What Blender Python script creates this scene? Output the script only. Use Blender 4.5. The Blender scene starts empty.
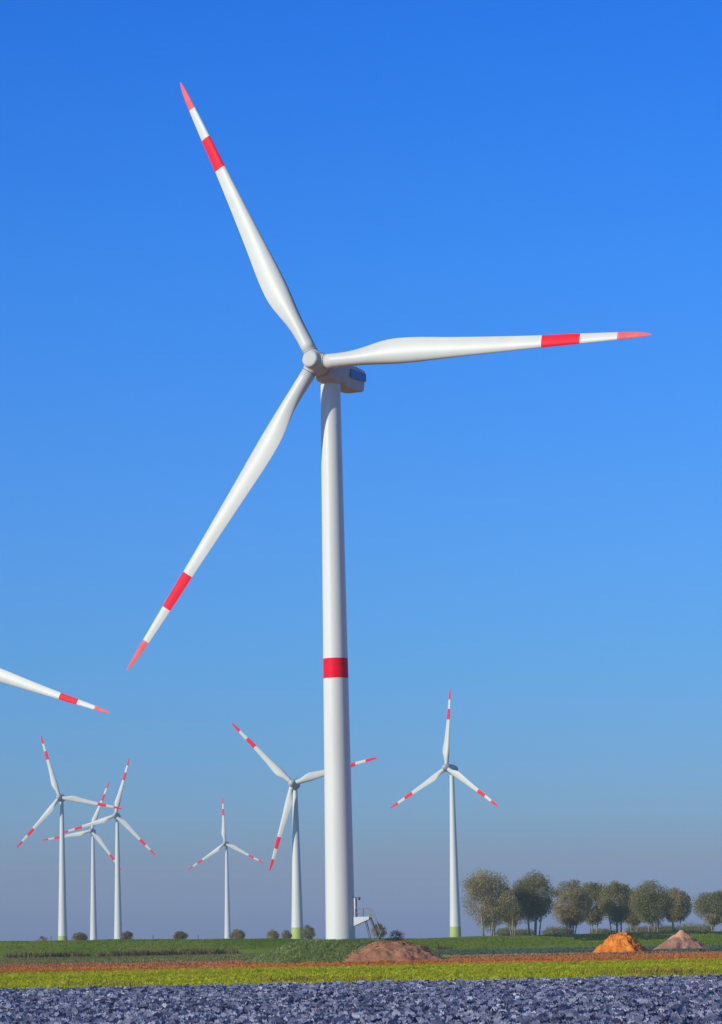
import bpy, bmesh, math, random
import numpy as np
from mathutils import Matrix, Vector

random.seed(7)
RNG = np.random.default_rng(11)
R = math.radians
S = bpy.context.scene
C = S.collection

# ------------------------------------------------------------------ camera
F, W, H = 3100.0, 722, 1024
EYE = 2.8
ROLL = R(1.12)
PITCH = math.atan((939 - 512) / F)
fw = Vector((0, math.cos(PITCH), math.sin(PITCH)))
rt0 = Vector((1, 0, 0))
up0 = rt0.cross(fw)
# the photo is rolled: verticals lean to the left
rt = rt0 * math.cos(ROLL) - up0 * math.sin(ROLL)
up = up0 * math.cos(ROLL) + rt0 * math.sin(ROLL)
cam_d = bpy.data.cameras.new('camera')
cam = bpy.data.objects.new('camera', cam_d)
C.objects.link(cam)
m = Matrix((rt, up, -fw)).transposed().to_4x4()
m.translation = (0, 0, EYE)
cam.matrix_world = m
cam_d.sensor_fit = 'VERTICAL'
cam_d.sensor_height = 36
cam_d.lens = 36 * F / H
cam_d.clip_start = 0.5
cam_d.clip_end = 20000
S.camera = cam


def at(px, py, Y):
    """world point on the plane y = Y seen at a pixel"""
    d = fw * F + rt * (px - W / 2) - up * (py - H / 2)
    t = Y / d.y
    return Vector((d.x * t, Y, EYE + d.z * t))


# ------------------------------------------------------------------ light
SUN_EL, SUN_AZ = 23.5, 233.0      # azimuth clockwise from +Y
sd = Vector((math.sin(R(SUN_AZ)) * math.cos(R(SUN_EL)),
             math.cos(R(SUN_AZ)) * math.cos(R(SUN_EL)), math.sin(R(SUN_EL))))
ld = bpy.data.lights.new('sun', 'SUN')
ld.energy = 3.6
ld.angle = R(0.55)
ld.color = (1.0, 0.935, 0.78)
lo = bpy.data.objects.new('sun', ld)
lo.rotation_euler = sd.to_track_quat('Z', 'Y').to_euler()
lo.location = (-60, -40, 60)
C.objects.link(lo)

world = bpy.data.worlds.new('World')
S.world = world
world.use_nodes = True
nt = world.node_tree
nt.nodes.clear()
sky = nt.nodes.new('ShaderNodeTexSky')
sky.sky_type = 'NISHITA'
sky.sun_disc = False
sky.sun_elevation = R(SUN_EL)
sky.sun_rotation = R(SUN_AZ)
sky.air_density = 1.0
sky.dust_density = 0.6
sky.ozone_density = 1.6
tc = nt.nodes.new('ShaderNodeTexCoord')
sep = nt.nodes.new('ShaderNodeSeparateXYZ')
mul = nt.nodes.new('ShaderNodeMath'); mul.operation = 'MULTIPLY'; mul.inputs[1].default_value = 1.0
ramp = nt.nodes.new('ShaderNodeValToRGB')
# clear-air grading of the sky by elevation (sine of elevation, blue tint)
TINT = [(0.0000, (1, 1, 1)), (1.0, (1, 1, 1))]
#TINT_BEGIN
TINT = [(0.0, (.41, .61, 1.56)), (.0239, (.418, .597, 1.18)), (.0398, (.37, .668, 1.295)), (.059, (.321, .671, 1.34)), (.0878, (.272, .691, 1.39)), (.1359, (.248, .71, 1.547)), (.2151, (.168, .725, 1.746)), (.292, (.094, .653, 1.84)), (.45, (.15, .45, .74)), (1.0, (.15, .38, .58))]
#TINT_END
while len(ramp.color_ramp.elements) < len(TINT):
    ramp.color_ramp.elements.new(0.5)
for e, (p, c) in zip(ramp.color_ramp.elements, TINT):
    e.position = p
    e.color = (c[0] / 4, c[1] / 4, c[2] / 4, 1)
vm = nt.nodes.new('ShaderNodeVectorMath'); vm.operation = 'MULTIPLY'
vs = nt.nodes.new('ShaderNodeVectorMath'); vs.operation = 'SCALE'; vs.inputs['Scale'].default_value = 4.0
bg = nt.nodes.new('ShaderNodeBackground')
bg.inputs['Strength'].default_value = 0.10
wo = nt.nodes.new('ShaderNodeOutputWorld')
L = nt.links.new
L(tc.outputs['Generated'], sep.inputs[0])
L(sep.outputs['Z'], mul.inputs[0])
L(mul.outputs[0], ramp.inputs[0])
L(ramp.outputs['Color'], vs.inputs[0])
L(vs.outputs[0], vm.inputs[0])
L(sky.outputs['Color'], vm.inputs[1])
L(vm.outputs[0], bg.inputs['Color'])
L(bg.outputs[0], wo.inputs[0])

S.view_settings.view_transform = 'Standard'
S.view_settings.look = 'None'
S.view_settings.exposure = 0
S.view_settings.gamma = 1
S.render.engine = 'CYCLES'
S.cycles.use_denoising = True
S.cycles.max_bounces = 6
S.cycles.volume_bounces = 1


# ------------------------------------------------------------------ materials
def mat(name, cols, rough=0.6, scale=1.0, detail=4.0, attr=None, spec=0.3, bump=0.0, bscale=None, stretch=None, lo_=0.3, hi_=0.7, transl=0.0):
    """Principled material; colour from a noise ramp, or from a 0..1 point attribute plus a bit of noise"""
    mt = bpy.data.materials.new(name)
    mt.use_nodes = True
    n = mt.node_tree.nodes
    l = mt.node_tree.links.new
    b = n['Principled BSDF']
    b.inputs['Roughness'].default_value = rough
    b.inputs['Specular IOR Level'].default_value = spec
    cr = n.new('ShaderNodeValToRGB')
    while len(cr.color_ramp.elements) < len(cols):
        cr.color_ramp.elements.new(0.5)
    for i, (e, c) in enumerate(zip(cr.color_ramp.elements, cols)):
        e.position = (lo_ + (hi_ - lo_) * i / max(1, len(cols) - 1)) if not attr else i / max(1, len(cols) - 1)
        e.color = (*c, 1)
    if attr:
        a = n.new('ShaderNodeAttribute')
        a.attribute_name = attr
        l(a.outputs['Fac'], cr.inputs[0])
    else:
        t = n.new('ShaderNodeTexCoord')
        nz = n.new('ShaderNodeTexNoise')
        nz.inputs['Scale'].default_value = scale
        nz.inputs['Detail'].default_value = detail
        nz.inputs['Roughness'].default_value = 0.6
        src = t.outputs['Object']
        if stretch:
            mp = n.new('ShaderNodeMapping')
            mp.inputs['Scale'].default_value = stretch
            l(src, mp.inputs[0]); src = mp.outputs[0]
        l(src, nz.inputs['Vector'])
        l(nz.outputs['Fac'], cr.inputs[0])
        if bump:
            bp = n.new('ShaderNodeBump')
            bp.inputs['Strength'].default_value = bump
            bp.inputs['Distance'].default_value = 0.1
            nz2 = n.new('ShaderNodeTexNoise')
            nz2.inputs['Scale'].default_value = bscale or scale * 4
            nz2.inputs['Detail'].default_value = 5
            l(src, nz2.inputs['Vector'])
            l(nz2.outputs['Fac'], bp.inputs['Height'])
            l(bp.outputs[0], b.inputs['Normal'])
    l(cr.outputs['Color'], b.inputs['Base Color'])
    if transl:
        b.inputs['Transmission Weight'].default_value = 0.0
        tr = n.new('ShaderNodeBsdfTranslucent')
        ms = n.new('ShaderNodeMixShader')
        ms.inputs[0].default_value = transl
        l(cr.outputs['Color'], tr.inputs['Color'])
        l(b.outputs[0], ms.inputs[1]); l(tr.outputs[0], ms.inputs[2])
        l(ms.outputs[0], n['Material Output'].inputs['Surface'])
    return mt


M = {}
M['white'] = mat('white paint', [(.68, .695, .64), (.745, .755, .69), (.77, .78, .715)], .34, .35, 5, spec=.5, stretch=(1, 1, .15), lo_=.25, hi_=.6)
M['blade'] = mat('blade gelcoat', [(.63, .64, .585), (.69, .695, .64)], .42, .3, 5, spec=.35)
M['hub'] = mat('hub gelcoat', [(.55, .56, .535), (.61, .615, .585)], .6, .5, 5, spec=.25)
M['grey'] = mat('grey gelcoat', [(.50, .52, .52), (.60, .61, .61)], .4, .5, 5, spec=.45)
M['red'] = mat('signal red paint', [(.90, .004, .026), (.96, .007, .036)], .5, .5, 4, spec=.12)
M['pale_red'] = mat('pale red paint', [(.84, .10, .105), (.88, .16, .155)], .5, .6, 4, spec=.15)  # paler red for the tips of the big blades
M['green'] = mat('pale green paint', [(.40, .50, .10), (.52, .60, .18)], .45, .3, 4)
M['stripe'] = mat('dark blue paint', [(.04, .19, .52), (.05, .22, .58)], .4, .6, 3)
M['gap'] = mat('dark rubber seal', [(.03, .03, .035), (.06, .06, .065)], .7, 3, 3)
M['steel'] = mat('galvanised steel', [(.26, .28, .30), (.40, .42, .44)], .45, 4, 4, spec=.5)
M['darksteel'] = mat('weathered steel', [(.10, .11, .13), (.18, .19, .21)], .5, 4, 4)
M['sheet'] = mat('white sheet metal', [(.70, .71, .72), (.80, .80, .80)], .4, 2, 4, spec=.4)
M['wood'] = mat('grey wood', [(.10, .085, .07), (.2, .17, .14)], .8, 6, 5, stretch=(1, 1, .2))


# ------------------------------------------------------------------ helpers
def link(o, parent=None):
    C.objects.link(o)
    if parent:
        o.parent = parent
    return o


def tag(o, label=None, cat=None, group=None, kind=None):
    if label: o['label'] = label
    if cat: o['category'] = cat
    if group: o['group'] = group
    if kind: o['kind'] = kind
    return o


def empty(name, loc, label, cat, group=None):
    o = bpy.data.objects.new(name, None)
    o.location = loc
    o.empty_display_size = 1
    link(o)
    return tag(o, label, cat, group)


def bm_obj(name, bm, mats, parent=None, smooth=True):
    me = bpy.data.meshes.new(name)
    bmesh.ops.recalc_face_normals(bm, faces=bm.faces)
    bm.to_mesh(me); bm.free()
    if not isinstance(mats, (list, tuple)): mats = [mats]
    for x in mats: me.materials.append(x)
    if smooth:
        me.polygons.foreach_set('use_smooth', [True] * len(me.polygons))
    return link(bpy.data.objects.new(name, me), parent)


def np_mesh(name, V, Q, attr=None, smooth=False):
    """mesh of quads (or tris) from numpy arrays, with an optional per-vertex attribute 'rnd'"""
    V = np.asarray(V, np.float32); Q = np.asarray(Q, np.int32)
    k = Q.shape[1]
    me = bpy.data.meshes.new(name)
    me.vertices.add(len(V)); me.vertices.foreach_set('co', V.ravel())
    me.loops.add(Q.size); me.loops.foreach_set('vertex_index', Q.ravel())
    me.polygons.add(len(Q))
    me.polygons.foreach_set('loop_start', np.arange(0, Q.size, k, dtype=np.int32))
    me.polygons.foreach_set('loop_total', np.full(len(Q), k, np.int32))
    if smooth:
        me.polygons.foreach_set('use_smooth', np.ones(len(Q), bool))
    if attr is not None:
        at_ = me.attributes.new('rnd', 'FLOAT', 'POINT')
        at_.data.foreach_set('value', np.asarray(attr, np.float32))
    me.update(calc_edges=True)
    return me


def np_obj(name, V, Q, mats, parent=None, attr=None, smooth=False):
    me = np_mesh(name, V, Q, attr, smooth)
    if not isinstance(mats, (list, tuple)): mats = [mats]
    for x in mats: me.materials.append(x)
    return link(bpy.data.objects.new(name, me), parent)


def rings(bm, secs, close=(True, True), mi=None):
    """loft closed sections (lists of points); mi(i) gives a material index per span"""
    vs = [[bm.verts.new(p) for p in s] for s in secs]
    n = len(secs[0])
    for i in range(len(secs) - 1):
        for j in range(n):
            f = bm.faces.new((vs[i][j], vs[i][(j + 1) % n], vs[i + 1][(j + 1) % n], vs[i + 1][j]))
            if mi: f.material_index = mi(i)
    if close[0]: bm.faces.new(vs[0][::-1])
    if close[1]:
        f = bm.faces.new(vs[-1])
        if mi: f.material_index = mi(len(secs) - 2)
    return vs


def circle(c, u, v, r, n=32):
    return [c + u * (r * math.cos(2 * math.pi * k / n)) + v * (r * math.sin(2 * math.pi * k / n)) for k in range(n)]


X3, Y3, Z3 = Vector((1, 0, 0)), Vector((0, 1, 0)), Vector((0, 0, 1))


def tube(bm, pts, rads, n=8):
    pts = [Vector(p) for p in pts]
    secs = []
    u = None
    for i, p in enumerate(pts):
        d = (pts[min(i + 1, len(pts) - 1)] - pts[max(i - 1, 0)]).normalized()
        ref = Y3 if abs(d.y) < .9 else X3
        u = d.cross(ref).normalized(); v = d.cross(u)
        secs.append(circle(p, u, v, rads[i] if hasattr(rads, '__len__') else rads, n))
    rings(bm, secs)


def box(bm, c, sz, rot=None, mi=0):
    """box with centre c and full sizes sz"""
    mtx = Matrix.Translation(c) @ (rot.to_4x4() if rot else Matrix.Identity(4)) @ Matrix.Diagonal((*sz, 1))
    r = bmesh.ops.create_cube(bm, size=1, matrix=mtx)
    for v in r['verts']:
        for f in v.link_faces: f.material_index = mi


# ------------------------------------------------------------------ turbines
def blade_mesh(name, RR, stations, root_r, bands, twist0=15.0):
    """span along +Z from the hub centre, trailing edge +X, upwind -Y; stations: (r/R, chord, thickness/chord)"""
    N = 36
    fr = [s[0] for s in stations]
    rs = sorted(set([round(x, 5) for x in list(np.linspace(root_r, 1, 46)) + [b for b in bands] + [.97, .985, .993, .998]]))
    cs = np.interp(rs, fr, [s[1] for s in stations])
    ts = np.interp(rs, fr, [s[2] for s in stations])
    dr = np.linspace(0, 1, 801)                             # ease the planform so no station shows as a kink
    ker = np.exp(-.5 * (np.arange(-48, 49) / 20.0) ** 2); ker /= ker.sum()
    def ease(vals):
        q = np.interp(dr, fr, vals)
        return np.interp(rs, dr, np.convolve(np.pad(q, 48, mode='edge'), ker, 'valid'))
    far = np.array(rs) > .93
    cs = np.where(far, cs, ease([s[1] for s in stations])); ts = np.where(far, ts, ease([s[2] for s in stations]))
    bm = bmesh.new()
    secs = []
    for r, c, t in zip(rs, cs, ts):
        w = min(1.0, max(0.0, (r - .04) / .20)); w = w * w * (3 - 2 * w)   # circle -> airfoil
        tw = R(twist0) * (1 - min(1, max(0, (r - .1) / .75))) ** 1.6 - R(1)
        pts = []
        for k in range(N):
            th = 2 * math.pi * k / N
            xa = 0.5 - 0.5 * math.cos(th)              # 0 leading edge .. 1 trailing edge
            yt = 5 * (.2969 * math.sqrt(xa) - .126 * xa - .3516 * xa ** 2 + .2843 * xa ** 3 - .1036 * xa ** 4) * t
            ya = yt * 1.3 if th <= math.pi else -yt * (.95 - 1.2 * xa)   # cambered: hollow pressure side near the trailing edge
            cx, cy = (xa - .32) * c, ya * c
            dia = cs[0]
            qx, qy = -0.5 * dia * math.cos(th), 0.5 * dia * math.sin(th)
            x = qx * (1 - w) + cx * w
            y = qy * (1 - w) + cy * w
            # twist: leading edge towards the wind (-Y)
            x, y = x * math.cos(tw) - y * math.sin(tw), x * math.sin(tw) + y * math.cos(tw)
            pts.append(Vector((x, y, r * RR)))
        secs.append(pts)

    def mi(i):
        m_ = .5 * (rs[i] + rs[i + 1])
        return 2 if m_ > bands[2] else (1 if bands[0] < m_ < bands[1] else 0)
    rings(bm, secs, mi=mi)
    me = bpy.data.meshes.new(name)
    bmesh.ops.recalc_face_normals(bm, faces=bm.faces)
    bm.to_mesh(me); bm.free()
    for k in ('blade', 'red', 'pale_red'): me.materials.append(M[k])
    me.polygons.foreach_set('use_smooth', [True] * len(me.polygons))
    return me


def lathe(name, prof, mats, axis='Y', n=40, mi=None):
    """profile of (position along axis, radius)"""
    bm = bmesh.new()
    secs = []
    for a, r in prof:
        if axis == 'Y': secs.append(circle(Vector((0, a, 0)), X3, Z3, r, n))
        else: secs.append(circle(Vector((0, 0, a)), X3, Y3, r, n))
    rings(bm, secs, mi=mi)
    me = bpy.data.meshes.new(name)
    bmesh.ops.recalc_face_normals(bm, faces=bm.faces)
    bm.to_mesh(me); bm.free()
    for x in mats: me.materials.append(x)
    me.polygons.foreach_set('use_smooth', [True] * len(me.polygons))
    me.set_sharp_from_angle(angle=R(55))
    return me


def child(name, me, parent, mtx=None):
    o = bpy.data.objects.new(name, me)
    link(o, parent)
    if mtx is not None: o.matrix_local = mtx
    return o


def tower_mesh(name, h, r0, r1, bands=(), mats=('white', 'red'), bulge=None):
    """bands: (z0, z1, material index)"""
    zs = sorted(set([0, h] + [h * k / 24 for k in range(25)] + [z for b in bands for z in b[:2]]))
    prof = []
    for z in zs:
        t = z / h
        r = r0 + (r1 - r0) * t
        if bulge: r += bulge * max(0, 1 - t * 3.2) ** 2
        prof.append((z, r))

    def mi(i):
        zc = .5 * (zs[i] + zs[i + 1])
        for b in bands:
            if b[0] < zc < b[1]: return b[2]
        return 0
    return lathe(name, prof, [M[k] for k in mats], 'Z', 48, mi)


def rotor_frames(yaw, tilt, phi, cone, hub, flex=(0, 0, 0)):
    a = Vector((-math.sin(yaw) * math.cos(tilt), -math.cos(yaw) * math.cos(tilt), math.sin(tilt)))
    e1 = Vector((math.cos(yaw), -math.sin(yaw), 0))
    e2 = a.cross(e1)
    hubm = Matrix((e1, -a, e2)).transposed().to_4x4()      # local -Y points into the wind
    hubm.translation = hub
    bl = []
    for k in range(3):
        p = phi + k * 2 * math.pi / 3 + R(flex[k])
        s0 = e1 * math.cos(p) + e2 * math.sin(p)
        s = s0 * math.cos(cone) + a * math.sin(cone)
        t = a.cross(s0)                                     # trailing edge
        nrm = s.cross(t)                                    # = downwind (+Y local)
        mm = Matrix((t, nrm, s)).transposed().to_4x4()
        mm.translation = hub
        bl.append(mm)
    return a, hubm, bl


# --- the large boxy-nacelle type
BIG_R = 46.5
ST_BIG = [(.02, 1.85, 1), (.06, 1.87, 1), (.10, 2.05, .84), (.15, 2.55, .62), (.20, 3.05, .46), (.26, 3.32, .36), (.32, 3.16, .31),
          (.40, 2.70, .27), (.52, 2.18, .23), (.66, 1.65, .20), (.80, 1.32, .18), (.89, 1.03, .17), (.945, .80, .16), (.975, .55, .16), (.993, .26, .16), (1, .05, .2)]
ME = {}
ME['blade'] = blade_mesh('blade', BIG_R, ST_BIG, 1.62 / BIG_R, (.684, .795, .902), 22.0)
ME['root_collar'] = lathe('root_collar', [(1.28, .90), (1.28, .985), (1.46, .985), (1.46, .91), (1.50, .90), (1.54, .90), (1.545, .955), (1.68, .955), (1.68, .9)],
                          [M['hub'], M['gap']], 'Z', 36, mi=lambda i: 1 if i in (3, 4, 5) else 0)


def big_hub_mesh():
    bm = bmesh.new()
    prof = [(1.55, 1.05), (1.5, 1.35), (1.1, 1.5), (.5, 1.56), (-.2, 1.5), (-.75, 1.32), (-1.15, 1.16), (-1.3, 1.10)]
    rings(bm, [circle(Vector((0, a, 0)), X3, Z3, r, 40) for a, r in prof])
    for k in range(3):                                      # blade sockets grow out of the casting (rotor angle 0: local X)
        p = k * 2 * math.pi / 3
        d = Vector((math.cos(p), 0, math.sin(p)))
        u = Vector((-math.sin(p), 0, math.cos(p)))
        rings(bm, [circle(d * q, u, Y3, r, 36) for q, r in ((.6, 1.2), (1.1, 1.08), (1.28, 1.0))])
    me = bpy.data.meshes.new('rotor_hub')
    bmesh.ops.recalc_face_normals(bm, faces=bm.faces)
    bm.to_mesh(me); bm.free()
    me.materials.append(M['hub'])
    me.polygons.foreach_set('use_smooth', [True] * len(me.polygons))
    return me


ME['rotor_hub'] = big_hub_mesh()
ME['nose_cap'] = lathe('nose_cap', [(-1.28, 1.09), (-1.40, 1.11), (-1.62, 1.08), (-1.74, .98), (-1.79, .82), (-1.80, .4), (-1.80, .02)], [M['hub']], 'Y', 40)


def rrect(w, z0, z1, y, rad, n=6, ch=0.0):
    """rounded rectangle in the XZ plane at y; ch narrows the bottom"""
    pts = []
    for (sx, sz, a0) in ((1, 1, 0), (-1, 1, 90), (-1, -1, 180), (1, -1, 270)):
        for k in range(n + 1):
            a = R(a0 + 90 * k / n)
            hw = w / 2 - (ch if sz < 0 else 0)
            zc = (z1 - rad) if sz > 0 else (z0 + rad)
            pts.append(Vector((sx * (hw - rad) + rad * math.cos(a), y, zc + rad * math.sin(a))))
    return pts


def nacelle_mesh():
    bm = bmesh.new()
    # (y downwind from the tower axis, width, bottom, top, radius) heights from the hub centre
    S_ = [(-2.55, 2.2, -1.15, .95, .55, 0), (-2.3, 2.6, -1.3, 1.15, .6, 0), (-1.6, 3.0, -1.45, 1.3, .5, .1), (-.2, 3.2, -1.5, 1.35, .3, .12),
          (1.5, 3.3, -1.5, 1.32, .26, .15), (2.3, 3.3, -1.75, 1.28, .26, .3), (2.9, 3.3, -1.92, 1.24, .26, .4), (6.2, 3.25, -1.85, 1.1, .26, .4), (7.2, 3.1, -1.75, 1.02, .26, .35), (7.5, 2.8, -1.6, .85, .26, .2)]
    rings(bm, [rrect(w, b, t, y, r, 6, ch) for (y, w, b, t, r, ch) in S_])
    me = bpy.data.meshes.new('nacelle')
    bmesh.ops.recalc_face_normals(bm, faces=bm.faces)
    bm.to_mesh(me); bm.free()
    me.materials.append(M['hub'])
    for p in me.polygons: p.use_smooth = True
    me.set_sharp_from_angle(angle=R(40))
    return me


ME['nacelle'] = nacelle_mesh()


def bm_mesh(name, bm, mats, smooth=False):
    me = bpy.data.meshes.new(name)
    bmesh.ops.recalc_face_normals(bm, faces=bm.faces)
    bm.to_mesh(me); bm.free()
    for x in mats: me.materials.append(x)
    if smooth:
        for p in me.polygons: p.use_smooth = True
    return me


_b = bmesh.new(); box(_b, (1.645, 4.95, .08), (.03, 4.6, 1.08)); ME['stripe_panel'] = bm_mesh('stripe_panel', _b, [M['stripe']])
_b = bmesh.new()
tube(_b, [(0, 0, -.2), (0, 0, 1.3)], .04); tube(_b, [(-.35, 0, 1.0), (.35, 0, 1.0)], .03)
for sx in (-.35, .35):
    tube(_b, [(sx, 0, 1.0), (sx, 0, 1.25)], .03)
    bmesh.ops.create_uvsphere(_b, u_segments=8, v_segments=6, radius=.09, matrix=Matrix.Translation((sx, 0, 1.3)))
ME['wind_sensor'] = bm_mesh('wind_sensor', _b, [M['steel']])
_b = bmesh.new(); rings(_b, [circle(Vector((0, 0, z)), X3, Y3, r, 40) for z, r in ((-.5, 1.32), (-.12, 1.38), (0, 1.38), (0, 1.26))]); ME['yaw_ring'] = bm_mesh('yaw_ring', _b, [M['grey']], True)


def big_turbine(loc, hub_h, yaw, phi, cone, tilt, ov, label, near=True):
    t = empty('wind_turbine', loc, label, 'wind turbine', 'wind turbines of the wind farm')
    th = hub_h - 1.45
    child('tower', tower_mesh('tower', th, 1.88, 1.28, [(33.2, 35.75, 1)]), t)
    nm = Matrix.Translation((0, 0, hub_h)) @ Matrix.Rotation(-yaw, 4, 'Z')
    nac = child('nacelle', ME['nacelle'], t, nm)
    for s in (1, -1):
        c_ = child('stripe_panel', ME['stripe_panel'], nac, Matrix.Diagonal((s, 1, 1, 1)))
    ws = child('wind_sensor', ME['wind_sensor'], nac, Matrix.Translation((.6, 6.6, 1.05)))
    child('yaw_ring', ME['yaw_ring'], nac, Matrix.Translation((0, 0, -1.3)))
    a, _, _ = rotor_frames(yaw, tilt, phi, cone, Vector((0, 0, 0)))
    hub = Vector((0, 0, hub_h)) + a * ov
    a, hm, bl = rotor_frames(yaw, tilt, phi, cone, hub, (0, -.45, -.45) if near else (0, 0, 0))
    hb = child('rotor_hub', ME['rotor_hub'], t, hm @ Matrix.Rotation(-phi, 4, 'Y'))
    child('nose_cap', ME['nose_cap'], hb, Matrix.Identity(4))
    for mm in bl:
        b = child('blade', ME['blade'], t, mm)
        child('root_collar', ME['root_collar'], b, Matrix.Identity(4))
    return t


BASE = 2.65
MX, MD = -3.63, 395.43
main = big_turbine((MX, MD, BASE), 73.1, R(25.83), R(-1.96), R(1.47), R(7.15), 4.22,
                   'huge white wind turbine in the foreground with red tower band and red striped blades')


def platform(root):
    """door, landing and steps on the tower's right side"""
    ang = R(-9)                               # seen almost edge on, a little towards the viewer
    Mz = Matrix.Rotation(ang, 4, 'Z')
    r0 = 1.80
    # door in a projecting frame, x outward
    bm = bmesh.new()
    box(bm, (r0 + .02, -.62, 4.0), (.5, .12, 2.35)); box(bm, (r0 + .02, .62, 4.0), (.5, .12, 2.35)); box(bm, (r0 + .02, 0, 5.24), (.5, 1.36, .13))
    d = child('door', bm_mesh('door', bm, [M['sheet']]), root, Mz)
    bm = bmesh.new(); box(bm, (r0 + .0, 0, 3.98), (.14, 1.1, 2.3)); box(bm, (r0 + .09, -.05, 4.35), (.05, .7, .9), mi=1)
    child('door_panel', bm_mesh('door_panel', bm, [M['steel'], M['darksteel']]), d)
    bm = bmesh.new()
    box(bm, (r0 + .40, 0, 5.36), (.75, 1.4, .10)); box(bm, (r0 + .70, 0, 5.17), (.16, .5, .28))
    child('canopy', bm_mesh('canopy', bm, [M['darksteel']]), d)
    # landing with solid white side plates that taper away from the tower
    bm = bmesh.new()
    x0, x1 = r0 - .1, r0 + 2.0
    box(bm, ((x0 + x1) / 2, 0, 2.86), (x1 - x0, 1.42, .10))
    for sy in (-.75, .75):
        P = [(x0, 2.93), (x1, 2.93), (x1, 2.62), (x0, 1.75)]
        f = [bm.verts.new((x, sy - .02, z)) for x, z in P]; g = [bm.verts.new((x, sy + .02, z)) for x, z in P]
        bm.faces.new(f); bm.faces.new(g[::-1])
        for i in range(4):
            bm.faces.new((f[i], f[(i + 1) % 4], g[(i + 1) % 4], g[i]))
    pl = child('access_platform', bm_mesh('access_platform', bm, [M['sheet']]), root, Mz)
    for sy in (-.74, .74):
        bm = bmesh.new()
        for z in (3.45, 3.98): tube(bm, [(x0 + .3, sy, z), (x1, sy, z)], .038, 6)
        for x in (x0 + .35, (x0 + x1) / 2 + .1, x1 - .02): tube(bm, [(x, sy, 2.94), (x, sy, 3.98)], .038, 6)
        child('railing', bm_mesh('railing', bm, [M['steel']]), pl)
    # steps going on down from the end of the landing
    bm = bmesh.new()
    top, bot = Vector((x1 + .02, 0, 2.86)), Vector((x1 + 1.1, 0, .05))
    for sy in (-.62, .62):
        rings(bm, [[p + Vector((dx, sy + dy, 0)) for dx, dy in ((-.065, -.03), (.065, -.03), (.065, .03), (-.065, .03))] for p in (top, bot)])
    for k in range(11):
        p = top.lerp(bot, (k + .6) / 11.4)
        box(bm, p, (.22, 1.18, .035))
    st = child('steps', bm_mesh('steps', bm, [M['darksteel']]), pl)
    for sy in (-.68, .68):
        bm = bmesh.new()
        tube(bm, [top + Vector((.12, sy, 1.05)), bot + Vector((.35, sy, .95))], .038, 6)
        tube(bm, [top + Vector((.05, sy, 0)), top + Vector((.12, sy, 1.05))], .038, 6)
        tube(bm, [bot + Vector((.05, sy, .2)), bot + Vector((.35, sy, .95))], .038, 6)
        child('handrail', bm_mesh('handrail', bm, [M['steel']]), pl)
    for sy in (-.6, .6):
        bm = bmesh.new()
        tube(bm, [(x1 - .62, sy, 2.72), (x1 + .05, sy, .0)], .05, 6)
        child('support_strut', bm_mesh('support_strut', bm, [M['darksteel']]), pl)


platform(main)

# the same type on the left, its hub outside the frame
Y2, YAW2, TILT2, OV2 = 722.0, R(25.8), R(7), 4.22
a2, _, _ = rotor_frames(YAW2, TILT2, 0, 0, Vector((0, 0, 0)))
hub2 = at(-47.5, 662.5, Y2)
big_turbine((hub2.x - a2.x * OV2, Y2 - a2.y * OV2, 0), hub2.z - a2.z * OV2, YAW2, R(-18.2), R(1.2), TILT2, OV2,
            'large white wind turbine mostly outside the left edge, only one blade in view')

# --- the smaller type with an egg shaped nacelle
SM_R = 41.0
ST_SM = [(.02, 2.1, 1), (.05, 2.2, .95), (.09, 2.9, .62), (.14, 3.9, .40), (.19, 4.1, .34), (.26, 3.6, .30), (.36, 2.9, .26), (.5, 2.3, .22),
         (.66, 1.85, .19), (.8, 1.55, .17), (.9, 1.28, .16), (.955, 1.0, .16), (.985, .7, .15), (1, .15, .2)]
ME['small_blade'] = blade_mesh('blade', SM_R, ST_SM, 1.5 / SM_R, (.61, .745, .865), 22)
ME['small_blade'].materials[2] = M['red']
ME['small_collar'] = lathe('root_collar', [(1.0, 1.0), (1.0, 1.2), (1.6, 1.16), (1.6, 1.02)], [M['grey']], 'Z', 24)
ME['spinner'] = lathe('rotor_hub', [(1.9, 2.0), (.9, 2.1), (-.2, 2.02), (-1.3, 1.7), (-2.2, 1.2), (-2.75, .65), (-2.95, .1)], [M['grey']], 'Y', 32)
ME['egg'] = lathe('nacelle', [(-2.6, 1.8), (-2.4, 2.12), (-1.2, 2.3), (.3, 2.25), (2.0, 1.95), (3.6, 1.4), (4.6, .8), (5.0, .15)], [M['grey']], 'Y', 32)
_b = bmesh.new(); tube(_b, [(0, 0, 0), (0, 0, 1.6)], .05, 6); bmesh.ops.create_uvsphere(_b, u_segments=10, v_segments=8, radius=.22, matrix=Matrix.Translation((0, 0, 1.6)))
ME['beacon'] = bm_mesh('beacon', _b, [M['red']], True)


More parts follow.
